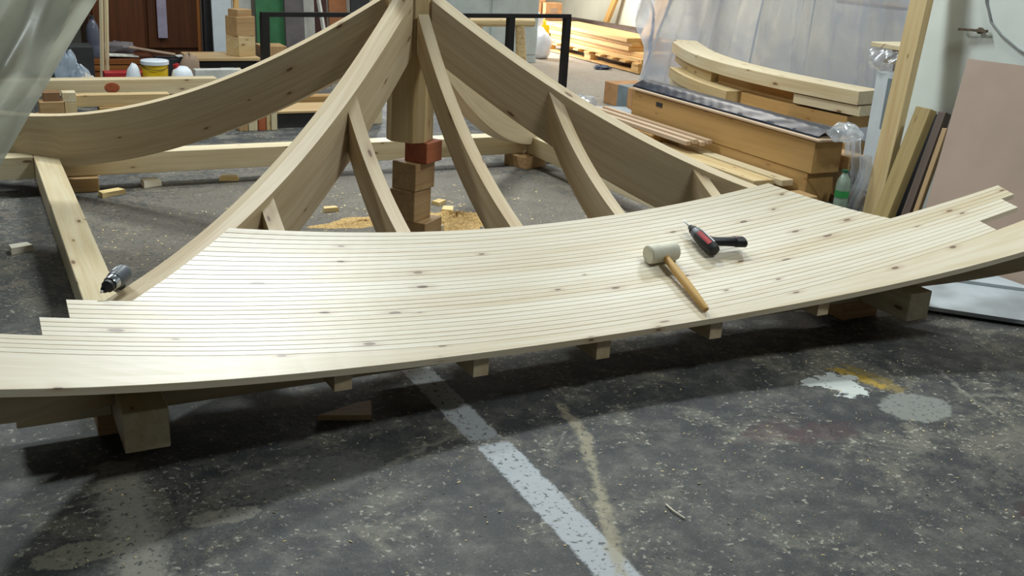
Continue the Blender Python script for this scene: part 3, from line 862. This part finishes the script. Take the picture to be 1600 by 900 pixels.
# leaning posts, boards and hardboard
def leaner(name, a, b, wd, th, mat, label, cat, up):
    m = MB().bar(a, b, wd, th, up)
    lo = min(p[2] for p in m.v)
    m.v = [(x, y, z-lo+0.001) for x, y, z in m.v]
    return solo(name, m, mat, label, cat, bevel=0.003)
leaner('leaning_post', (2.83, -0.31, 0), (3.07, -0.21, 1.95), 0.125, 0.05, 'pine_b', 'tall pale post leaning on the partition wall', 'post', (1, 0, 0))
leaner('leaning_post', (2.69, -0.50, 0), (2.90, -0.49, 0.665), 0.105, 0.06, 'green_wood', 'short greenish post leaning right of the tall pale one', 'post', (1, 0, 0))
leaner('leaning_board', (2.69, -0.655, 0), (2.92, -0.60, 0.66), 0.055, 0.05, 'dark_wood', 'dark narrow board leaning beside the brown hardboard', 'board', (1, 0, 0))
leaner('leaning_board', (2.98, -0.18, 0), (3.04, -0.175, 0.40), 0.14, 0.03, 'brown_wood', 'short brown board standing beside the loose film', 'board', (1, 0, 0))
leaner('leaning_board', (2.94, -0.42, 0), (3.09, -0.40, 0.62), 0.13, 0.02, 'navy', 'blue-grey board behind the leaning posts', 'board', (1, 0, 0))
leaner('leaning_board', (2.62, -0.76, 0), (2.83, -0.70, 0.60), 0.035, 0.025, 'ply', 'thin orange-brown strip along the edge of the hardboard', 'board', (1, 0, 0))
def hardboard():
    m = MB(); y0, y1 = -0.80, -2.6
    # leans back, left edge slightly out of plumb
    for q in ((2.49, -0.93), ):
        pass
    rings = [[(2.49, -0.92, 0.002), (2.505, -0.92, 0.002), (2.935, -0.675, 0.975), (2.92, -0.675, 0.975)],
             [(2.49, -2.75, 0.002), (2.505, -2.75, 0.002), (2.935, -2.55, 1.03), (2.92, -2.55, 1.03)]]
    m.quadstrip(rings)
    solo('hardboard_sheet', m, 'hardboard', 'large brown hardboard sheet leaning on the partition wall', 'panel')
hardboard()
# sheets on the floor at the right
def floor_sheet():
    c = math.sqrt(0.5)
    def quad(pts, z0, z1, mat, lb):
        m = MB().quadstrip([[(x, y, z0) for x, y in pts], [(x, y, z1) for x, y in pts]])
        solo('floor_sheet', m, mat, lb, 'panel')
    quad([(1.80, -1.60), (2.55, -2.36), (2.48, -1.55), (2.15, -1.25)], 0.012, 0.030, 'sheet', 'pale bluish sheet with a wooden edge on the floor at the right, under the eave')
    quad([(2.22, -1.40), (2.49, -1.66), (2.47, -1.25), (2.35, -1.20)], 0.031, 0.045, 'sheet', 'smaller grey sheet lying on the pale one against the hardboard')
floor_sheet()
# wall fittings
def cable():
    kp = [(-0.49, 1.60), (-0.51, 1.42), (-0.545, 1.26), (-0.60, 1.16), (-0.68, 1.10), (-0.80, 1.04), (-0.95, 0.99), (-1.2, 0.95)]
    solo('wall_cable', MB().tube([(3.142, y, z) for y, z in kp], 0.006, 8), 'cable', 'thin grey cable curving down the partition wall', 'cable', None, True)
cable()
def bracket():
    t = thing('wall_bracket', 'small rusty bracket stub fixed on the partition wall', 'bracket', (3.14, -0.50, 1.05))
    MB().bar((3.11, -0.43, 1.105), (3.125, -0.60, 1.112), 0.022, 0.014).build('arm', 'rust', t)
    MB().lathe([(0.0, 0), (0.016, 0), (0.018, 0.02), (0, 0.03)], (3.145, -0.55, 1.11), (-1, 0, 0), 10, False).build('bolt', 'rust', t)
bracket()

# green bottle
def bottle(name, loc, s, h, mat, capm, label, lab=None, cat='bottle'):
    t = thing(name, label, cat, loc)
    pr = [(0, 0), (0.9, 0.0), (1.0, 0.04), (1.0, 0.26), (0.94, 0.30), (1.0, 0.34), (1.0, 0.66), (0.85, 0.77), (0.5, 0.87), (0.36, 0.91), (0.36, 0.95)]
    MB().lathe([(r*s, q*h) for r, q in pr], loc, (0, 0, 1), 24, False).build('body', mat, t, True)
    MB().lathe([(0, 0.945*h), (0.44*s, 0.945*h), (0.44*s, h), (0, h)], loc, (0, 0, 1), 18, False).build('cap', capm, t, True)
    if lab: MB().lathe([(1.012*s, 0.33*h), (1.012*s, 0.50*h)], loc, (0, 0, 1), 24, False).build('label_band', lab, t, True)
bottle('green_bottle', (2.762, -0.108, 0.002), 0.042, 0.245, 'pet', 'green_cap', 'clear plastic bottle with a green cap and green label near the leaning boards', 'green_label')

# ------------------------------------------------------------------ far right: lumber on a pallet
def pallet():
    t = thing('pallet', 'rough wooden pallet under the yellow lumber stack', 'pallet', (5.4, 6.4, 0))
    for i, x in enumerate((5.02, 5.4, 5.78)):
        MB().box((x, 6.42, 0.02), (0.10, 2.25, 0.02)).build('bottom_board', 'lumber', t)
        for y in (5.38, 6.42, 7.46):
            MB().box((x, y, 0.065), (0.11, 0.14, 0.07)).build('pallet_block', 'lumber', t)
    for k in range(9):
        MB().box((5.4, 5.36+k*0.265, 0.112), (0.90, 0.12, 0.022)).build('deck_board', 'lumber', t)
pallet()
rows = [(0.124, 0.046, 5.00, 5.30, 7.50), (0.172, 0.050, 5.06, 5.36, 7.52), (0.224, 0.05, 5.02, 5.62, 7.50), (0.276, 0.046, 5.05, 5.60, 7.56), (0.324, 0.046, 4.99, 5.62, 7.54)]
nm = ['bottom layer', 'second layer', 'third layer', 'fourth layer', 'top layer']
for k, (z0, h, x0, y0, y1) in enumerate(rows):
    for j in range(3):
        if k == 4 and j == 2: continue
        yy = y0+(0.03*j)
        bb('lumber_board', x0+j*0.255, x0+0.245+j*0.255, yy, y1+0.02*j, z0, z0+h, 'lumber',
           'yellow sawn board, %s of the pallet stack, %s' % (nm[k], ['front face visible', 'middle of the layer', 'at the rear of the layer'][j]), 'board', 'lumber stack on the pallet')
leaner('leaning_timber', (6.62, 8.75, 0.0), (6.80, 8.3, 1.3), 0.09, 0.06, 'lumber', 'slim yellow timber leaning on the cream wall behind the lumber', 'timber', (1, 0, 0))
leaner('leaning_timber', (5.98, 6.75, 0.0), (6.42, 6.7, 1.15), 0.30, 0.04, 'lumber', 'wide yellow board leaning upright beside the plastic curtain', 'board', (1, 0, 0))
leaner('leaning_timber', (6.2, 7.02, 0.0), (6.7, 6.95, 1.4), 0.22, 0.04, 'lumber', 'taller yellow board leaning behind the wide one', 'board', (1, 0, 0))
solo('dark_log', MB().tube([(6.45, 9.3, 0.20), (6.42, 8.4, 0.22), (6.40, 7.35, 0.24)], 0.075, 10), 'dark_wood', 'dark rough timber lying along the cream wall behind the lumber', 'timber', None, True)
solo('dark_log', MB().tube([(6.25, 8.9, 0.08), (6.22, 8.0, 0.08), (6.20, 7.35, 0.08)], 0.078, 10), 'brown_wood', 'brown rough timber on the floor in front of the dark one', 'timber', None, True)
for i, (x, y, z, lb) in enumerate(((5.35, 8.70, 0.30, 'left tan carton of the pair behind the white sacks'), (5.64, 8.62, 0.30, 'right tan carton of the pair behind the white sacks'), (5.42, 8.72, 0.532, 'reddish carton on top of the tan pair'))):
    t = thing('carton', lb, 'box', (x, y, z))
    MB().box((x, y, z+0.115), (0.27, 0.27, 0.23)).build('box_body', 'cardboard', t, bevel=0.004)
    if i < 2: MB().box((x, y-0.1365, z+0.13), (0.11, 0.004, 0.06)).build('printed_mark', 'cardboard_dark', t)
bb('carton_stand', 5.15, 5.9, 8.4, 9.0, 0.0, 0.299, 'brown_wood', 'low brown crate carrying the tan cartons', 'crate')
bb('yellow_box', 4.92, 5.10, 7.62, 7.80, 0.0, 0.36, 'yellow', 'yellow box beside the white sacks', 'box')
solo('white_sack', blobmesh((4.46, 6.75, 0.0), 0.14, 0.16, 0.20, 31, 0.16), 'sack', 'large white plastic sack standing beside the pale panel', 'sack', None, True)
solo('white_sack', blobmesh((4.46, 6.95, 0.34), 0.12, 0.13, 0.12, 32, 0.18), 'sack', 'white plastic sack lying on top of the large one', 'sack', None, True)

# pale panel cabinet in the middle and the log trestle
def pale_cab():
    t = thing('pale_locker', 'tall pale blue-grey locker behind the steel frame', 'locker', (3.6, 6.6, 0))
    MB().box((3.55, 6.62, 0.95), (1.28, 0.6, 1.9)).build('body', 'partition', t, bevel=0.005)
    for x in (3.23, 3.87): MB().box((x, 6.312, 0.98), (0.60, 0.02, 1.76)).build('door', 'partition', t, bevel=0.004)
    for x in (3.50, 3.60): MB().box((x, 6.295, 0.78), (0.03, 0.02, 0.12)).build('handle', 'rust', t)
pale_cab()
def trestle():
    t = thing('log_trestle', 'trestle of peeled logs in front of the pale locker', 'trestle', (3.4, 5.6, 0))
    MB().tube([(2.95, 5.6, 0.53), (3.3, 5.6, 0.532), (3.73, 5.6, 0.535)], 0.045, 12).build('top_log', 'log', t, True)
    MB().tube([(3.60, 5.6, 0.0), (3.59, 5.6, 0.25), (3.56, 5.6, 0.50)], [0.075, 0.055, 0.05], 12).build('leg', 'log', t, True)
    MB().tube([(3.03, 5.6, 0.0), (3.04, 5.6, 0.25), (3.06, 5.6, 0.50)], [0.07, 0.055, 0.05], 12).build('leg', 'log', t, True)
trestle()

# ------------------------------------------------------------------ left background
bb('long_timber', -1.75, -0.10, 3.70, 3.82, 0.145, 0.262, 'pine', 'long pale timber with a reddish knot lying behind the left hip', 'timber')
o = MB().lathe([(0.0, 0.0), (0.055, 0.0), (0.05, 0.003), (0, 0.003)], (0, 0, 0), (0, -1, 0), 14, False).build('knot', 'red_block')
o.parent = [x for x in bpy.data.objects if x.get('label', '').startswith('long pale timber with')][0]; o.location = (0.05, -0.06, 0.058); o.scale = (1.0, 1, 0.7)
bb('short_timber', -1.15, -0.50, 3.48, 3.58, 0.10, 0.185, 'pine_b', 'shorter pale timber in front of the long one', 'timber')
bb('short_timber', -1.0, -0.45, 3.46, 3.60, 0.0, 0.098, 'tan_wood', 'tan timber under the shorter pale one', 'timber')
bb('notched_block', -1.42, -1.25, 3.38, 3.50, 0.0, 0.07, 'tan_wood', 'lowest left block of the notched pile by the plastic sheet', 'block')
bb('notched_block', -1.40, -1.24, 3.38, 3.50, 0.071, 0.16, 'block', 'middle left block of the notched pile by the plastic sheet', 'block')
bb('notched_block', -1.37, -1.26, 3.39, 3.50, 0.161, 0.225, 'brown_wood', 'top left brown block of the notched pile', 'block')
bb('notched_block', -1.235, -1.155, 3.40, 3.50, 0.0, 0.15, 'pine_b', 'lower right block of the notched pile', 'block')
bb('notched_block', -1.245, -1.155, 3.40, 3.50, 0.151, 0.22, 'pine', 'upper right pale block of the notched pile', 'block')

def big_cabinet():
    t = thing('brown_cabinet', 'large dark brown wooden cabinet behind the paint bucket', 'cabinet', (-0.2, 6.6, 0))
    MB().box((-0.22, 6.62, 0.9), (1.06, 0.7, 1.8)).build('body', 'cabinet', t, bevel=0.005)
    for x in (-0.47, 0.03): MB().box((x, 6.255, 0.98), (0.47, 0.025, 1.6)).build('door', 'cabinet', t, bevel=0.004)
    MB().box((0.28, 6.255, 0.9), (0.03, 0.03, 1.8)).build('edge_trim', 'drawer', t)
big_cabinet()
bb('lilac_strip', -0.12, -0.03, 6.20, 6.215, 0.28, 1.3, 'lilac', 'narrow lilac strip hanging on the brown cabinet', 'strip')
def chest():
    t = thing('drawer_chest', 'low reddish-brown chest with thin drawers left of the paint bucket', 'chest', (-0.6, 5.6, 0))
    MB().box((-0.60, 5.62, 0.095), (0.62, 0.40, 0.19)).build('body', 'cabinet', t)
    for k in range(3): MB().box((-0.62, 5.414, 0.045+k*0.058), (0.54, 0.012, 0.048)).build('drawer', 'drawer', t, bevel=0.002)
chest()
bottle('ribbed_bottle', (-0.79, 5.50, 0.191), 0.055, 0.36, 'pet_dark', 'dark', 'tall smoky ribbed plastic bottle standing on the low chest')
for i, x in enumerate((-0.775, -0.735)):
    solo('thin_pole', MB().bar((x-0.025, 4.98, 0.002), (x+0.06, 5.06, 1.4), 0.024, 0.024), 'pine', ['left one of two thin pale poles before the brown cabinet', 'right one of two thin pale poles before the brown cabinet'][i], 'pole', 'thin pale poles')
def bucket():
    t = thing('paint_bucket', 'yellow paint bucket with a white rim behind the long timber', 'bucket', (-0.435, 4.5, 0))
    MB().lathe([(0, 0), (0.098, 0.0), (0.104, 0.27), (0, 0.27)], (-0.435, 4.5, 0), (0, 0, 1), 28, False).build('body', 'yellow', t, True)
    MB().lathe([(0.1, 0.26), (0.113, 0.265), (0.113, 0.292), (0.103, 0.298), (0.0, 0.292)], (-0.435, 4.5, 0), (0, 0, 1), 28, False).build('rim', 'white_plastic', t, True)
    MB().tube([(-0.435+0.108*math.cos(a), 4.5-0.108*abs(math.sin(a))-0.002, 0.262-0.035*math.sin(a)) for a in [math.pi*i/14 for i in range(15)]], 0.0025, 6).build('wire_handle', 'steel', t)
bucket()
def jug():
    c = (-0.225, 4.46, 0)
    t = thing('jug', 'white plastic jug with a red cap right of the yellow bucket', 'jug', c)
    MB().lathe([(0, 0), (0.085, 0.0), (0.09, 0.02), (0.09, 0.17), (0.075, 0.215), (0.045, 0.245), (0.03, 0.25), (0, 0.25)], c, (0, 0, 1), 24, False).build('body', 'white_plastic', t, True)
    MB().lathe([(0, 0.0), (0.024, 0.0), (0.024, 0.035), (0, 0.035)], (-0.265, 4.46, 0.235), (-0.3, 0, 1), 16, False).build('cap', 'red_plastic', t, True)
jug()
solo('white_pouch', blobmesh((-0.62, 4.40, 0.0), 0.062, 0.05, 0.155, 41, 0.08), 'white_plastic', 'white pouch standing left of the yellow bucket', 'pouch', None, True)
solo('grey_sack', blobmesh((-0.10, 4.80, 0.0), 0.09, 0.08, 0.17, 42, 0.12), 'cardboard_dark', 'crumpled grey-brown sack right of the white jug', 'sack', None, True)
solo('clear_bag', blobmesh((-1.09, 4.55, 0.0), 0.10, 0.09, 0.19, 43, 0.22), 'clear_bag', 'crumpled clear bag of bottles by the plastic sheet', 'bag', None, True)
solo('clear_bag', blobmesh((-1.02, 4.40, 0.0), 0.08, 0.07, 0.14, 45, 0.2), 'clear_bag', 'smaller bluish clear bag in front of the bigger one', 'bag', None, True)
solo('crumpled_paper', blobmesh((-0.99, 4.22, 0.0), 0.07, 0.05, 0.12, 44, 0.25), 'paper', 'crumpled beige paper on the floor behind the long timber', 'paper', None, True)
boxthing('red_tool_case', (-0.60, 4.75, 0.0), (0.42, 0.14, 0.17), 'red_plastic', 'red case partly hidden behind the white pouch', 'case')
bb('dark_cloth_box', -1.25, -0.85, 5.0, 5.3, 0.0, 0.34, 'dark', 'dark box in the shade beside the plastic sheet', 'box')
# junk on the chest
for i, (x, y, z, l, wd, rz, m, lb) in enumerate(((-0.30, 5.46, 0.245, 0.40, 0.10, -12, 'cardboard_dark', 'tilted grey-brown cardboard flap on the junk pile'), (-0.56, 5.50, 0.200, 0.26, 0.16, 8, 'paper', 'sheet of pale paper on the low chest'), (0.0, 5.44, 0.205, 0.20, 0.12, 10, 'offwhite', 'pale plastic lid on the junk pile'), (0.20, 5.48, 0.20, 0.16, 0.12, -5, 'darkred', 'dark red cloth on the junk pile'))):
    o = boxthing('junk_piece', (x, y, z), (l, wd, 0.012), m, lb, 'scrap', R(rz)); o.rotation_euler.y = R((8, 3, -4, 2)[i])
bb('junk_crate', -0.27, 0.29, 5.36, 5.60, 0.0, 0.19, 'dark', 'dark crate under the junk pile', 'crate')
solo('grey_cloth', blobmesh((-0.56, 5.72, 0.192), 0.16, 0.08, 0.06, 51, 0.2), 'greycloth', 'dark grey cloth heaped on the low chest', 'cloth', None, True)

# low table, block tower, standing panels
def low_table():
    t = thing('low_table', 'low dark bench with a pale board top behind the left hip', 'bench', (0.25, 5.15, 0))
    MB().box((0.24, 5.12, 0.245), (0.62, 0.46, 0.022)).build('top', 'ply', t)
    MB().box((0.24, 5.13, 0.20), (0.56, 0.40, 0.06)).build('apron', 'dark', t)
    for x in (-0.01, 0.49):
        for y in (4.96, 5.30): MB().box((x, y, 0.085), (0.05, 0.05, 0.17)).build('leg', 'dark', t)
low_table()
bb('bench_rail', -0.10, 0.30, 4.55, 4.65, 0.10, 0.205, 'offwhite', 'white painted timber resting before the low bench', 'timber')
bb('rail_block', -0.08, 0.28, 4.54, 4.66, 0.0, 0.098, 'brown_wood', 'brown packer under the white painted timber', 'block')
for z0, h, w_, lb, m, rt in ((0.257, 0.178, 0.20, 'lowest pale block of the tower on the low bench', 'pine_b', 30), (0.436, 0.170, 0.20, 'middle tan block of the tower on the low bench', 'block', 24), (0.607, 0.06, 0.16, 'small top block of the tower on the low bench', 'block', 26)):
    boxthing('tower_block', (0.42, 5.10, z0), (w_, w_*0.85, h), m, lb, 'block', R(rt), 'block tower on the bench')
def stand(name, x, y, w_, th, h, mat, label, cat='panel', lean=8, rz=0):
    m = MB().box((0, 0, h/2), (w_, th, h))
    o = m.build(name, mat); o.location = (x, y, 0.001+max(0, math.sin(R(abs(lean)))*th/2)); o.rotation_euler = (R(-lean), 0, R(rz))
    return tag(o, label, cat)
stand('black_post', 0.375, 6.25, 0.10, 0.10, 1.8, 'dark', 'black post standing right of the brown cabinet', 'post', 0)
stand('melamine_board', 0.465, 6.0, 0.19, 0.03, 1.5, 'white_cab', 'grey-white panel standing beside the black post', 'panel', 5)
stand('wood_strip', 0.61, 6.00, 0.05, 0.03, 1.5, 'lumber', 'narrow tan strip standing right of the grey-white panel', 'strip', 5)
stand('melamine_board', 0.78, 6.50, 0.20, 0.03, 1.5, 'offwhite', 'white panel half hidden by the block tower', 'panel', 6)
stand('green_board', 1.10, 6.45, 0.36, 0.02, 1.5, 'green', 'green sheet standing behind the left leg of the steel frame', 'panel', 8)
stand('cloth_board', 1.27, 6.25, 0.20, 0.05, 1.4, 'greycloth', 'grey-purple cloth-covered board before the green sheet', 'panel', 8, 0)
stand('melamine_board', 1.47, 6.45, 0.15, 0.02, 1.4, 'offwhite', 'narrow off-white board right of the grey cloth board', 'panel', 7)
stand('red_board', 1.63, 6.55, 0.16, 0.03, 1.5, 'darkred', 'dark red board among the standing panels', 'panel', 7)
stand('orange_board', 1.84, 6.55, 0.20, 0.03, 1.4, 'orange', 'orange-brown board among the standing panels', 'panel', 7)
stand('black_board', 2.08, 6.50, 0.22, 0.03, 1.4, 'dark', 'black board at the right end of the standing panels', 'panel', 7)
stand('plywood_board', 2.34, 6.5, 0.26, 0.03, 1.4, 'ply', 'plain plywood board right of the black board', 'panel', 7)
solo('thin_pole', MB().bar((1.56, 6.0, 0.002), (1.40, 6.25, 1.3), 0.03, 0.03), 'offwhite', 'white slanting pole before the dark red board', 'pole')
bb('foot_crate', 0.62, 0.86, 5.15, 5.4, 0.0, 0.33, 'block', 'tan crate behind the left leg of the steel frame', 'crate')

# blocks and box seen below the left hip
for i, (x0, x1, h, m) in enumerate(((-0.125, -0.065, 0.12, 'block'), (-0.06, 0.005, 0.13, 'pine'), (0.01, 0.065, 0.13, 'red_block'), (0.07, 0.10, 0.15, 'pine_b'), (0.105, 0.15, 0.155, 'pine'))):
    bb('upright_block', x0, x1, 2.90, 3.0, 0.0, h, m, ['brown block at the left end of the short row under the left hip', 'pale second block of the short row under the left hip', 'reddish middle block of the short row under the left hip', 'narrow fourth block of the short row under the left hip', 'pale tall block at the right end of the short row'][i], 'block', 'row of blocks')
def small_crate():
    t = thing('low_crate', 'dark low crate with a pale board lid below the left hip', 'crate', (0.42, 3.1, 0))
    MB().box((0.40, 3.12, 0.055), (0.46, 0.30, 0.11)).build('body', 'dark', t)
    MB().box((0.41, 3.13, 0.118), (0.50, 0.36, 0.014)).build('lid', 'ply', t)
small_crate()
bb('lid_board', 0.30, 0.85, 3.38, 3.5, 0.0, 0.16, 'tan_wood', 'tan board on edge behind the low crate', 'board')
bb('far_block', 0.92, 1.00, 3.0, 3.12, 0.0, 0.19, 'pine', 'pale upright offcut left of the central post', 'offcut')
bb('far_block', 0.80, 0.90, 3.05, 3.15, 0.0, 0.17, 'brown_wood', 'brown offcut next to the pale upright one', 'offcut')
